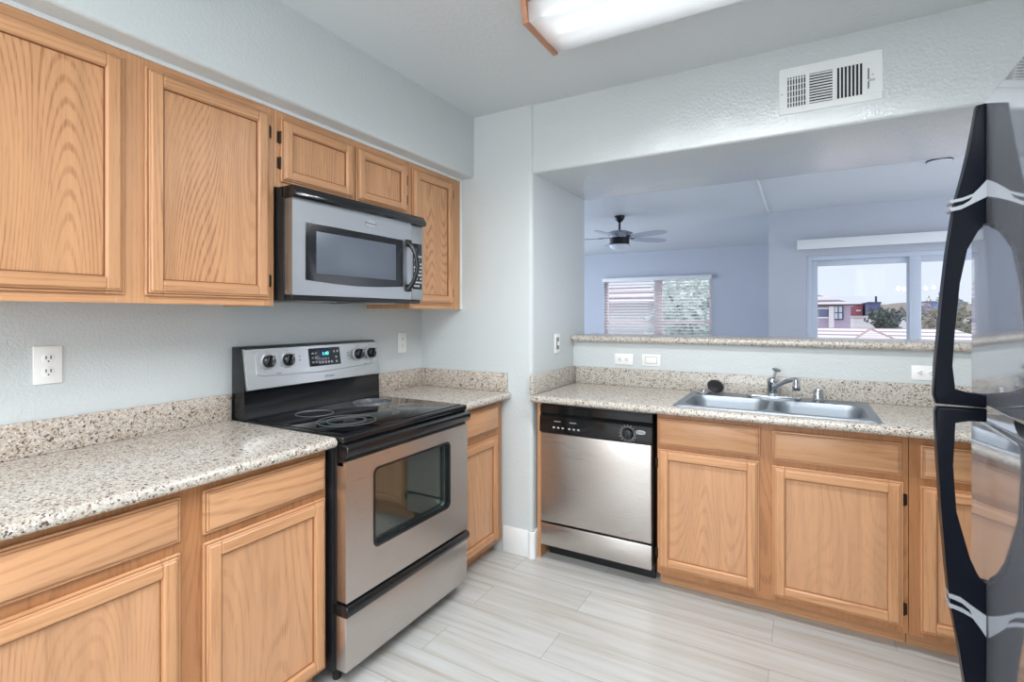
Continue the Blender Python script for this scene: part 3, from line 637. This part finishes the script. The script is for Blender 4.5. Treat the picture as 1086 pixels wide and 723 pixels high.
# ---------------------------------------------------------------- outlets and switches
def plate(name, F, h, v, w, hgt, label, cat, kind, group=None, horiz=False):
    loc = F.p(h, v, 0); o = thing(name, loc, label, cat, group)
    b = B(); F.box(b, h-w/2, h+w/2, v-hgt/2, v+hgt/2, -.0005, .006, .0025, 2); build('cover_plate', b, PLAS, o)
    n = F.n()
    if kind == 'outlet':
        for sg in (-1, 1):
            b = B(); hh, vv = (h+sg*.021, v) if horiz else (h, v+sg*.021)
            b.lathe(F.p(hh, vv, .005), n, [(.017, 0), (.017, .0025), (.016, .003)], 24)
            for q in (-1, 1):
                a, c = (hh, vv+q*.006) if horiz else (hh+q*.006, vv+.003)
                dx, dz = (.005, .0014) if horiz else (.0014, .005)
                F.box(b, a-dx, a+dx, c-dz, c+dz, .0078, .0086, 0, 1, 1)
            a, c = (hh-.010, vv) if horiz else (hh, vv-.009)
            b.lathe(F.p(a, c, .0078), n, [(.0024, 0), (.0024, .0008)], 10, 1)
            build('receptacle', b, [PLAS, DARK], o)
    else:
        b = B(); r, q = (.032, .0165) if horiz else (.0165, .032)
        if kind == 'rocker': F.box(b, h-r-.002, h+r+.002, v-q-.002, v+q+.002, .0055, .0066); F.box(b, h-r, h+r, v-q, v+q, .006, .0095, .002, 2)
        else: F.box(b, h-.005, h+.005, v-.012, v+.012, .006, .014, .002)
        build('switch_paddle', b, PLAS, o)
        s = B(); F.box(s, h-r-.0042, h+r+.0042, v-q-.0042, v+q+.0042, .0052, .0063); build('switch_gap', s, SGAP, o)
    return o
FW = Face('left', 0); FK = Face('sink', YB)
plate('wall_outlet', FW, .556, 1.184, .073, .120, 'white duplex outlet on left wall above the long counter', 'outlet', 'outlet', 'white wall outlets')
plate('wall_outlet', FW, 2.203, 1.180, .073, .120, 'white duplex outlet in the corner right of the range', 'outlet', 'outlet', 'white wall outlets')
plate('wall_outlet', FK, 1.118, 1.070, .116, .068, 'white sideways outlet on half wall, left of the rocker switch', 'outlet', 'outlet', 'white wall outlets', True)
plate('light_switch', FK, 1.287, 1.071, .112, .070, 'white sideways rocker switch on half wall behind dishwasher counter', 'switch', 'rocker', None, True)
plate('wall_outlet', FK, 2.595, 1.066, .116, .070, 'white sideways outlet on half wall beside the refrigerator handle', 'outlet', 'outlet', 'white wall outlets', True)
FP = Face('left', XP)
plate('light_switch', FP, 2.715, 1.172, .072, .118, 'white switch plate on corner wall above dishwasher counter end', 'switch', 'toggle')

# ---------------------------------------------------------------- air vent on the header
FV = Face('sink', YH)
vt = thing('air_vent', FV.p(2.177, 2.312, 0), 'white rectangular air register on the header above the sink', 'vent')
vx0, vx1, vz0, vz1 = 1.992, 2.362, 2.214, 2.414
b = B(); secs = [(2.021, 2.088), (2.101, 2.173), (2.186, 2.258+.0)]
secs = [(2.022, 2.094), (2.106, 2.190), (2.204, 2.296)]
zz0, zz1 = 2.244, 2.372
FV.box(b, vx0, vx1, vz0, zz0, 0, .006, .002); FV.box(b, vx0, vx1, zz1, vz1, 0, .006, .002)
for a, c in ((vx0, secs[0][0]), (secs[0][1], secs[1][0]), (secs[1][1], secs[2][0]), (secs[2][1], vx1)): FV.box(b, a, c, zz0-.001, zz1+.001, 0, .0055)
build('register_frame', b, WHITE, vt)
b = B(); FV.box(b, secs[0][0]-.002, secs[2][1]+.002, zz0-.002, zz1+.002, -.004, .0008); build('duct_opening', b, DARK, vt)
for i, (a, c) in enumerate(secs):
    b = B()
    if i == 1:
        for k in range(11): z = zz0+(k+.5)*(zz1-zz0)/11; FV.box(b, a, c, z-.0028, z+.0028, .001, .005, .0008, 1)
    else:
        for k in range(8): x = a+k*(c-a)/7; FV.box(b, x-.0026, x+.0026, zz0, zz1, .001, .005, .0008, 1)
        if i == 0:
            for k in range(5): z = zz0+(k+.7)*(zz1-zz0)/5; FV.box(b, a, c, z-.0015, z+.0015, .001, .0025)
    build('louvers', b, WHITE, vt)
b = B(); FV.box(b, 2.312, 2.316, 2.30, 2.345, .0045, .0065); FV.box(b, 2.312, 2.316, 2.262, 2.292, .0045, .0065); build('lever_slot', b, DARK, vt)
b = B(); FV.box(b, 2.314, 2.335, 2.292, 2.298, .005, .016, .001); b.lathe(FV.p(2.328, 2.318, .005), (0, -1, 0), [(.004, 0), (.003, .002)], 10); b.lathe(FV.p(2.003, 2.303, .005), (0, -1, 0), [(.004, 0), (.003, .002)], 10); build('damper_lever', b, GREYT, vt)

# ---------------------------------------------------------------- fluorescent ceiling fixture
LX0, LX1, LY0, LY1, LZ = 1.20, 2.44, 1.495, 1.785, 2.408
LOE = oak('light_oak_end', False, (190, 136, 106), (150, 100, 74), .5)
lf = thing('ceiling_light', (1.82, 1.64, ZC), 'fluorescent ceiling light with wooden ends and clear white lens', 'light fixture')
for xx in (LX0-.008, LX1-.016):
    b = B(); b.prism([(xx, LY0-.004, ZC), (xx, LY0+.018, LZ-.006), (xx, LY1-.008, LZ-.006), (xx, LY1+.01, ZC)], (.024, 0, 0), 0, .004); build('wooden_end', b, LOE, lf)
for yy, s in ((LY0-.002, 1), (LY1-.004, -1)):
    b = B(); b.box((LX0+.016, yy, ZC-.036), (LX1-.016, yy+.012, ZC), .002); build('side_rail', b, LOE, lf)
b = B(); b.box((LX0+.02, LY0+.03, ZC-.03), (LX1-.02, LY1-.03, ZC), .002); build('ballast_tray', b, mat('white_enamel', lin(245, 246, 246), .5), lf)
TUBE = emit('fluorescent_tube', (.96, .99, 1, 1), 1.25)
for yy in (LY0+.085, LY1-.085):
    b = B(); b.cyl((LX0+.045, yy, LZ+.045), (LX1-.045, yy, LZ+.045), .0135, 18); tb = build('fluorescent_tube', b, TUBE, lf)
    b = B()
    for xx in (LX0+.028, LX1-.045): b.cyl((xx, yy, LZ+.045), (xx+.018, yy, LZ+.045), .015, 14); b.box((xx, yy-.008, LZ+.045), (xx+.014, yy+.008, ZC-.029))
    build('tube_socket', b, WHITE, tb)
for xx in (LX0+.16, LX0+.47, LX1-.47, LX1-.16):
    for yy in (LY0+.09, LY1-.09): light('tube_light', 'SPOT', (xx, yy, LZ-.012), (0, 0, 0), 9.6, (.95, .98, 1), spot_size=math.radians(164), spot_blend=1.0, shadow_soft_size=0)
def lens_mat():
    m = bpy.data.materials.new('prismatic_lens'); m.use_nodes = True; t = m.node_tree; t.nodes.clear()
    o = t.nodes.new('ShaderNodeOutputMaterial'); m1 = t.nodes.new('ShaderNodeMixShader'); m2 = t.nodes.new('ShaderNodeMixShader')
    a = t.nodes.new('ShaderNodeBsdfTransparent'); d = t.nodes.new('ShaderNodeBsdfTranslucent'); g = t.nodes.new('ShaderNodeBsdfGlossy')
    a.inputs[0].default_value = (.97, .98, .99, 1); d.inputs[0].default_value = (.95, .96, .97, 1); g.inputs['Roughness'].default_value = .1
    m1.inputs[0].default_value = .62; m2.inputs[0].default_value = .06
    t.links.new(a.outputs[0], m1.inputs[1]); t.links.new(d.outputs[0], m1.inputs[2]); t.links.new(m1.outputs[0], m2.inputs[1]); t.links.new(g.outputs[0], m2.inputs[2]); t.links.new(m2.outputs[0], o.inputs[0]); return m
prof = [(LY0+.012, ZC-.034), (LY0+.026, LZ), (LY1-.014, LZ), (LY1+.002, ZC-.034)]; prof2 = [(y+(.003 if i < 2 else -.003), z+(.003 if i in (1, 2) else 0)) for i, (y, z) in enumerate(prof)][::-1]
b = B(); b.prism([(LX0+.017, y, z) for y, z in prof+prof2], (LX1-LX0-.034, 0, 0)); build('lens', b, lens_mat(), lf)

# ---------------------------------------------------------------- living room: fan, detector, valance, blinds, chandelier
fx, fy = .216, 5.707
fan = thing('ceiling_fan', (fx, fy, ZC), 'ceiling fan with pale blades and dark motor in the living room', 'ceiling fan')
DK = mat('dark_bronze', lin(34, 34, 42), .35, .4)
b = B(); b.lathe((fx, fy, ZC), (0, 0, -1), [(.058, 0), (.060, .012), (.052, .04), (.030, .066), (.016, .075)], 28); build('canopy', b, DK, fan)
b = B(); b.cyl((fx, fy, ZC-.07), (fx, fy, ZC-.185), .0125, 16); build('downrod', b, DK, fan)
b = B(); b.lathe((fx, fy, ZC-.170), (0, 0, -1), [(.03, 0), (.09, .008), (.150, .030), (.155, .036), (.140, .046), (.118, .075), (.112, .088)], 36); build('motor_housing', b, mat('pale_nickel', lin(158, 164, 176), .4, .2), fan)
b = B(); b.lathe((fx, fy, ZC-.255), (0, 0, -1), [(.108, 0), (.114, .006), (.114, .080), (.106, .088)], 36); build('motor_band', b, DK, fan)
b = B(); b.lathe((fx, fy, ZC-.34), (0, 0, -1), [(.113, 0), (.115, .008), (.098, .034), (.066, .055), (.030, .064), (.004, .066)], 36); build('light_globe', b, mat('frosted_glass', lin(226, 232, 240), .3), fan)
BL = mat('fan_blade', lin(182, 188, 202), .4)
cr = Vector((math.cos(.517), math.sin(.517), 0)); cf = Vector((-math.sin(.517), math.cos(.517), 0))
for k in range(5):
    a = math.radians(-52+72*k); dv = cr*math.cos(a)+cf*math.sin(a); sv = Vector((-dv.y, dv.x, 0)); ctr = Vector((fx, fy, ZC-.262))
    up = Vector((0, 0, 1)); tilt = math.radians(11)
    s2 = sv*math.cos(tilt)-up*math.sin(tilt)
    out = [(q*1.09, w*1.05) for q, w in [(.17, .045), (.25, .062), (.36, .072), (.48, .070), (.55, .055), (.59, .025), (.592, 0), (.585, -.03), (.545, -.055), (.47, -.066), (.36, -.066), (.25, -.058), (.17, -.045)]]
    b = B(); b.prism([ctr+dv*r+s2*w for r, w in out], up*.006, 0, .0015, 1); bl = build('blade', b, BL, fan)
    b = B(); b.prism([ctr+dv*r+s2*w+up*.006 for r, w in ((.09, .02), (.17, .02), (.22, .03), (.25, 0), (.22, -.03), (.17, -.02), (.09, -.02))], up*.005, 0, .001, 1); build('blade_iron', b, DK, bl)
b = B(); b.cyl((fx+.112*cr.x, fy+.112*cr.y, ZC-.345), (fx+.122*cr.x, fy+.122*cr.y, ZC-.352), .006, 8); build('switch_knob', b, DK, fan)
sd = thing('smoke_detector', (2.975, 4.80, ZC), 'round disc with dark rim on the living room ceiling, left of refrigerator handle top', 'smoke detector')
b = B(); b.lathe((2.975, 4.80, ZC), (0, 0, -1), [(.076, 0), (.080, .002), (.080, .010), (.074, .012)], 40); build('rim', b, DARK, sd)
b = B(); b.lathe((2.975, 4.80, ZC-.011), (0, 0, -1), [(.077, 0), (.074, .003), (.05, .006), (.01, .007)], 40); build('cover', b, CEIL, sd)
# vertical-blind valance
vl = thing('blind_valance', (3.2, YP-.06, 2.10), 'long white valance box above the sliding glass door', 'valance')
b = B(); b.box((2.03, YP-.105, 2.055), (4.35, YP-.095, 2.158), .002); b.box((2.03, YP-.095, 2.055), (2.04, YP-.001, 2.158), .001); b.box((4.34, YP-.095, 2.055), (4.35, YP-.001, 2.158), .001); build('valance_board', b, WHITE, vl)
b = bx((2.06, YP-.07, 2.10), (4.32, YP-.03, 2.14), .002); build('head_track', b, SSB, vl)
# horizontal blinds
bd = thing('window_blinds', (-.24, YF-.03, wz0), 'open white horizontal blinds covering the far living room window', 'blinds')
b = bx((wx0-.012, YF-.085, 1.975), (wx1+.012, YF-.02, 2.042), .004); build('headrail_valance', b, WHITE, bd)
SL = mat('blind_slat', lin(242, 243, 244), .4)
def slat_glow():
    t = SL.node_tree; p = t.nodes['Principled BSDF']; o = t.nodes['Material Output']
    d = t.nodes.new('ShaderNodeBsdfTranslucent'); d.inputs[0].default_value = lin(244, 244, 244); mx = t.nodes.new('ShaderNodeMixShader'); mx.inputs[0].default_value = .62
    t.links.new(p.outputs[0], mx.inputs[1]); t.links.new(d.outputs[0], mx.inputs[2]); t.links.new(mx.outputs[0], o.inputs[0])
slat_glow()
b = B(); z = .995
while z < 1.965:
    b.prism([(wx0+.012, YF-.070, z-.006), (wx0+.012, YF-.046, z+.001), (wx0+.012, YF-.022, z+.005), (wx0+.012, YF-.022, z+.008), (wx0+.012, YF-.046, z+.004), (wx0+.012, YF-.070, z-.003)], (wx1-wx0-.024, 0, 0)); z += .0535
build('slats', b, SL, bd)
b = bx((wx0+.012, YF-.07, .955), (wx1-.012, YF-.022, .975), .003); build('bottom_rail', b, WHITE, bd)
b = B()
for x in (-1.02, -.62, .14, .56):
    for y in (YF-.072, YF-.020): b.cyl((x, y, .96), (x, y, 1.98), .0012, 6)
build('ladder_cord', b, WHITE, bd)
# chandelier of the dining area (seen only mirrored in the door glass)
hx, hy = 3.467, 3.8
ch = thing('chandelier', (hx, hy, ZC), 'small chandelier with lit bulbs, mirrored in the sliding door glass', 'chandelier')
b = B(); b.lathe((hx, hy, ZC), (0, 0, -1), [(.06, 0), (.055, .02), (.012, .03), (.008, .04), (.008, .68), (.03, .70), (.035, .80), (.015, .84), (.02, .86), (.004, .88)], 20); build('stem', b, CHR, ch)
for k in range(5):
    a = 2*PI*k/5+.4; dv = Vector((math.cos(a), math.sin(a), 0)); c = Vector((hx, hy, 0))
    b = B(); b.tube([c+dv*.03+Vector((0, 0, 1.74)), c+dv*.10+Vector((0, 0, 1.69)), c+dv*.17+Vector((0, 0, 1.68)), c+dv*.20+Vector((0, 0, 1.70))], .006, 8); am = build('arm', b, CHR, ch)
    b = B(); b.lathe(c+dv*.20+Vector((0, 0, 1.70)), (0, 0, 1), [(.010, 0), (.016, .010), (.024, .028), (.022, .042), (.012, .054), (.004, .058)], 16); build('bulb', b, emit('warm_bulb', (1, .95, .86, 1), 24) if k == 0 else bpy.data.materials['warm_bulb'], am)

# ---------------------------------------------------------------- outside
struct('bounce_deck', bx((1.75, 6.48, -.12), (4.7, 8.4, -.02)), mat('deck_concrete', lin(216, 216, 220), .8))  # unseen deck added to throw sunlight up at the header underside
GND = mat('pale_ground', lin(214, 210, 208), .9)
b = B(); b.box((-120, 9.9, -3.2), (300, 400, -3.0)); struct('ground_outside', b, GND)
def at(u, v, y):
    r = (u-543)/542.06; z = (334.66-v)/542.06; s, c = math.sin(.517), math.cos(.517)
    D = Vector((r*c-s, c+r*s, z)); o = Vector((2.0814, -.1248, 1.3401)); return o+D*((y-o.y)/D.y)
def tile_mat(name, a, c):
    m = mat(name, rough=.8); k = N(m); w = k.n('ShaderNodeTexWave', wave_type='BANDS', bands_direction='Y'); k.l(k.obj(), w.inputs[0])
    w.inputs['Scale'].default_value = .30; w.inputs['Distortion'].default_value = .8; w.inputs['Detail'].default_value = 2
    k.base(k.ramp(w.outputs[1], [(.12, lin(*a)), (.42, lin(*c))])); k.bump(w.outputs[1], .6, .05); return m
TILE = tile_mat('clay_tiles', (118, 104, 118), (206, 199, 206))
STUC = mat('lilac_stucco', lin(184, 172, 192), .9); STUT = mat('white_stucco', lin(232, 230, 234), .9)
# neighbour house
H = at(880, 335, 62); p0 = at(835, 335, 62); p1 = at(902, 335, 62)
nh = thing('house', (p0.x+2, 66, -3), 'lilac two-storey house with tiled roof beyond the sliding door', 'house')
zt = at(880, 324, 62).z
b = B(); b.box((p0.x, 62, -3), (p1.x, 70, zt)); build('wall', b, STUC, nh)
pk = at(866, 312, 64); pk0 = at(830, 304, 64)
b = B(); b.prism([(p0.x-1, 61.2, zt), (p1.x+.5, 61.2, zt), (p1.x-5.5, 64.5, zt+1.9), (p0.x-1, 64.5, zt+1.9)], (0, 0, .12)); b.prism([(p1.x+.5, 61.2, zt), (p1.x+.5, 71, zt), (p1.x-5.5, 67, zt+1.9), (p1.x-5.5, 64.5, zt+1.9)], (0, 0, .12)); b.prism([(p0.x-1, 61.2, zt-.02), (p1.x+.5, 61.2, zt-.02), (p1.x+.5, 61.2, zt+.12), (p0.x-1, 61.2, zt+.12)], (0, .1, 0)); build('roof', b, TILE, nh)
a0, a1 = at(885, 325, 61.9), at(893, 338, 61.9)
b = B(); b.box((a0.x-.12, 61.85, a1.z-.12), (a1.x+.12, 62.02, a0.z+.12)); w_ = build('window_frame', b, mat('dark_frame', lin(80, 80, 100), .6), nh)
b = B(); mx = (a0.x+a1.x)/2; mz = (a0.z+a1.z)/2
for x0, x1 in ((a0.x, mx-.05), (mx+.05, a1.x)):
    for z0_, z1_ in ((a1.z, mz-.05), (mz+.05, a0.z)): b.box((x0, 61.80, z0_), (x1, 61.9, z1_))
build('pane', b, mat('sky_pane', lin(206, 216, 232), .1), w_)
c0, c1 = at(879, 325, 61.7), at(884.5, 350, 61.7)
b = B(); b.box((c0.x, 61.6, -3), (c1.x, 62, zt-.1)); build('column', b, STUT, nh)
c0, c1 = at(850, 328, 61.7), at(878, 336, 61.7)
b = B(); b.box((c0.x, 61.8, c1.z), (c1.x, 62.05, c0.z)); build('balcony_opening', b, mat('shade_blue', lin(112, 118, 150), .7), nh)
b = B(); b.box((c0.x, 61.7, c1.z-.15), (c1.x+.1, 62, c1.z)); b.box((c0.x, 61.7, zt-.35), (c1.x+.1, 62, zt-.2)); build('trim_band', b, STUT, nh)
# near tiled roof with hip
r0, r1 = at(830, 347, 30), at(1010, 349, 30)
zr_ = at(922, 350, 27).z; ze = at(900, 366, 20).z
rp = at(922, 349.5, 27)
nr = thing('house', (rp.x, 27, -3), 'low house with pale pinkish tiled hip roof just beyond the sliding door', 'house')
b = B()
ea, eb = at(800, 366, 20).x, at(1120, 366, 27).x; za = at(840, 346, 27).z; 
ze = zr_-.115*17.6; b.prism([(ea, 9.4, ze), (eb, 9.4, ze), (eb-3, 27, zr_), (ea, 27, zr_)], (0, 0, .08))  # slope continued unseen toward the door to brighten the header's reflection
b.prism([(ea, 27, zr_), (eb-3, 27, zr_), (eb, 34, ze+.9), (ea, 34, ze+.9)], (0, 0, .08))
hl, hr = at(903, 362, 20), at(946, 362, 20)
b.prism([(hl.x, 19.2, hl.z), (hr.x, 19.2, hr.z), (rp.x, 26.6, zr_-.02)], (0, 0, .09))
build('roof', b, TILE, nr)
b = B()
for p, q in (((hl.x, 19.2, hl.z+.06), (rp.x, 26.6, zr_+.05)), ((hr.x, 19.2, hr.z+.06), (rp.x, 26.6, zr_+.05)), ((ea, 27, zr_+.03), (eb-3, 27, zr_+.03))): b.cyl(p, q, .06, 10)
build('ridge_tiles', b, mat('ridge_clay', lin(150, 128, 132), .8), nr)
b = B(); b.box((ea+.4, 10.0, -3), (eb-.6, 33.2, ze)); build('wall', b, STUC, nr)
# far blocks
def block(name, u0, u1, v0, y, col, label, win=None, v1=345):
    a, c = at(u0, v0, y), at(u1, v0, y); t = thing(name, ((a.x+c.x)/2, y, -3), label, 'building')
    b = B(); b.box((a.x, y, -3), (c.x, y+12, a.z), .1); build('wall', b, mat(name+'_wall', lin(*col), .9), t)
    b = B(); b.box((a.x-.1, y-.1, a.z), (c.x+.1, y+12.1, a.z+.3), .05); build('parapet', b, mat(name+'_cap', lin(*[int(x*.85) for x in col]), .9), t)
    if win:
        for (p, q, r_, s_) in win:
            e, f = at(p, r_, y), at(q, s_, y); b = B(); b.box((e.x, y-.15, f.z), (f.x, y+.1, e.z), .02); build('window', b, mat('white_window', lin(240, 236, 238), .5), t)
    return t
block('red_building', 902, 915, 324, 110, (168, 104, 114), 'dark red flat-roofed building in the distance beyond the glass door', [(908, 913, 328.5, 330)])
t = block('blue_building', 921, 934, 322, 105, (92, 98, 138), 'slate blue flat-roofed building with roof mast in the distance', None)
a = at(929, 322, 106); b = B(); b.cyl((a.x, 106, a.z), (a.x, 106, at(929, 314, 106).z), .16, 8); build('mast', b, DARK, t)
block('long_building', 982, 1003, 321, 120, (128, 130, 168), 'long lilac building far away behind right door panel', None)
block('bright_building', 1012, 1020, 320, 90, (96, 140, 214), 'bright blue small building seen through the refrigerator handle', None)
block('pale_building', 905, 1030, 337.5, 76, (226, 224, 226), 'long low white wall below the distant red and blue buildings', None)
b = B(); hp_ = []
for i in range(41): u = 800+i*10; p = at(u, 322.5+1.2*math.sin(i*.7)+.6*math.sin(i*1.9), 330); hp_.append((p.x, 330, p.z))
b.prism([(hp_[0][0], 330, -3)]+hp_+[(hp_[-1][0], 330, -3)], (0, 60, 0)); struct('hills', b, mat('desert_hill', lin(176, 166, 158), 1))
# trees and shrubs
def foliage(b, c, rad, n, leaf, seed=0):
    rnd = random.Random(seed)
    t = bmesh.new()
    for i in range(n):
        while True:
            v = Vector((rnd.uniform(-1, 1), rnd.uniform(-1, 1), rnd.uniform(-1, 1)))
            if .25 < v.length < 1: break
        v *= (.8+.35*math.sin(5*v.x+seed)*math.cos(4*v.z+seed))
        p = Vector(c)+Vector((v.x*rad[0], v.y*rad[1], v.z*rad[2])); s = leaf*rnd.uniform(.6, 1.3)
        d = Vector((rnd.uniform(-1, 1), rnd.uniform(-1, 1), rnd.uniform(-.6, 1))).normalized(); w = d.orthogonal().normalized()*s*.32; u_ = d.cross(w).normalized()*s*.06
        vs = [t.verts.new(p), t.verts.new(p+d*s*.5+w+u_), t.verts.new(p+d*s), t.verts.new(p+d*s*.5-w+u_)]
        t.faces.new(vs)
    me = bpy.data.meshes.new('t'); t.to_mesh(me); t.free(); b.bm.from_mesh(me); bpy.data.meshes.remove(me)
def tree(name, c, rad, n, leaf, col, label, cat, seed):
    t = thing(name, (c.x, c.y, -3), label, cat)
    b = B(); foliage(b, c, rad, n, leaf, seed); build('foliage', b, mat(name+'_leaf', lin(*col), .7), t, smooth=0)
    b = B(); b.tube([(c.x, c.y, -3), (c.x+.08, c.y, (c.z-3)/2), (c.x, c.y, c.z+rad[2]*.3)], [rad[0]*.09, rad[0]*.07, rad[0]*.03], 8)
    for k in range(6):
        a = k*1.05+seed; b.tube([(c.x, c.y, c.z-rad[2]*.6), (c.x+rad[0]*.4*math.cos(a), c.y+rad[1]*.4*math.sin(a), c.z), (c.x+rad[0]*.75*math.cos(a), c.y+rad[1]*.75*math.sin(a), c.z+rad[2]*.45)], [rad[0]*.04, rad[0]*.03, rad[0]*.012], 6)
    build('trunk', b, mat(name+'_bark', lin(110, 92, 84), .9), t)
tree('dark_tree', at(940, 340, 44), (1.35, 1.2, 1.0), 900, .28, (70, 84, 78), 'dark grey-green bushy tree behind the near tiled roof', 'tree', 1)
tree('pale_shrub', at(985, 345, 38), (1.1, 1, 1.5), 800, .25, (168, 158, 146), 'pale dry shrub behind the right door panel', 'shrub', 2)
tree('olive_shrub', at(1018, 344, 36), (1.8, 1.2, 1.6), 1200, .25, (150, 148, 124), 'olive dry shrub seen inside the refrigerator handle loop', 'shrub', 3)
tree('leafy_tree', Vector((-.1, 15.0, 1.25)), (2.1, 1.4, 1.45), 4200, .22, (222, 232, 226), 'green leafy tree outside the blinds of the far window', 'tree', 4)
b = B(); b.box((-6, 19, -3), (-.2, 24, 1.75)); t = thing('house', (-3, 21, -3), 'pale stucco house outside the blinds of the far window', 'house'); build('wall', b, STUT, t)
b = B(); b.prism([(-6.4, 18.4, 1.75), (.2, 18.4, 1.75), (-.6, 21.5, 2.5), (-6.4, 21.5, 2.5)], (0, 0, .12)); b.prism([(-6.4, 21.5, 2.5), (-.6, 21.5, 2.5), (.2, 24.6, 1.75), (-6.4, 24.6, 1.75)], (0, 0, .12)); build('roof', b, TILE, t)
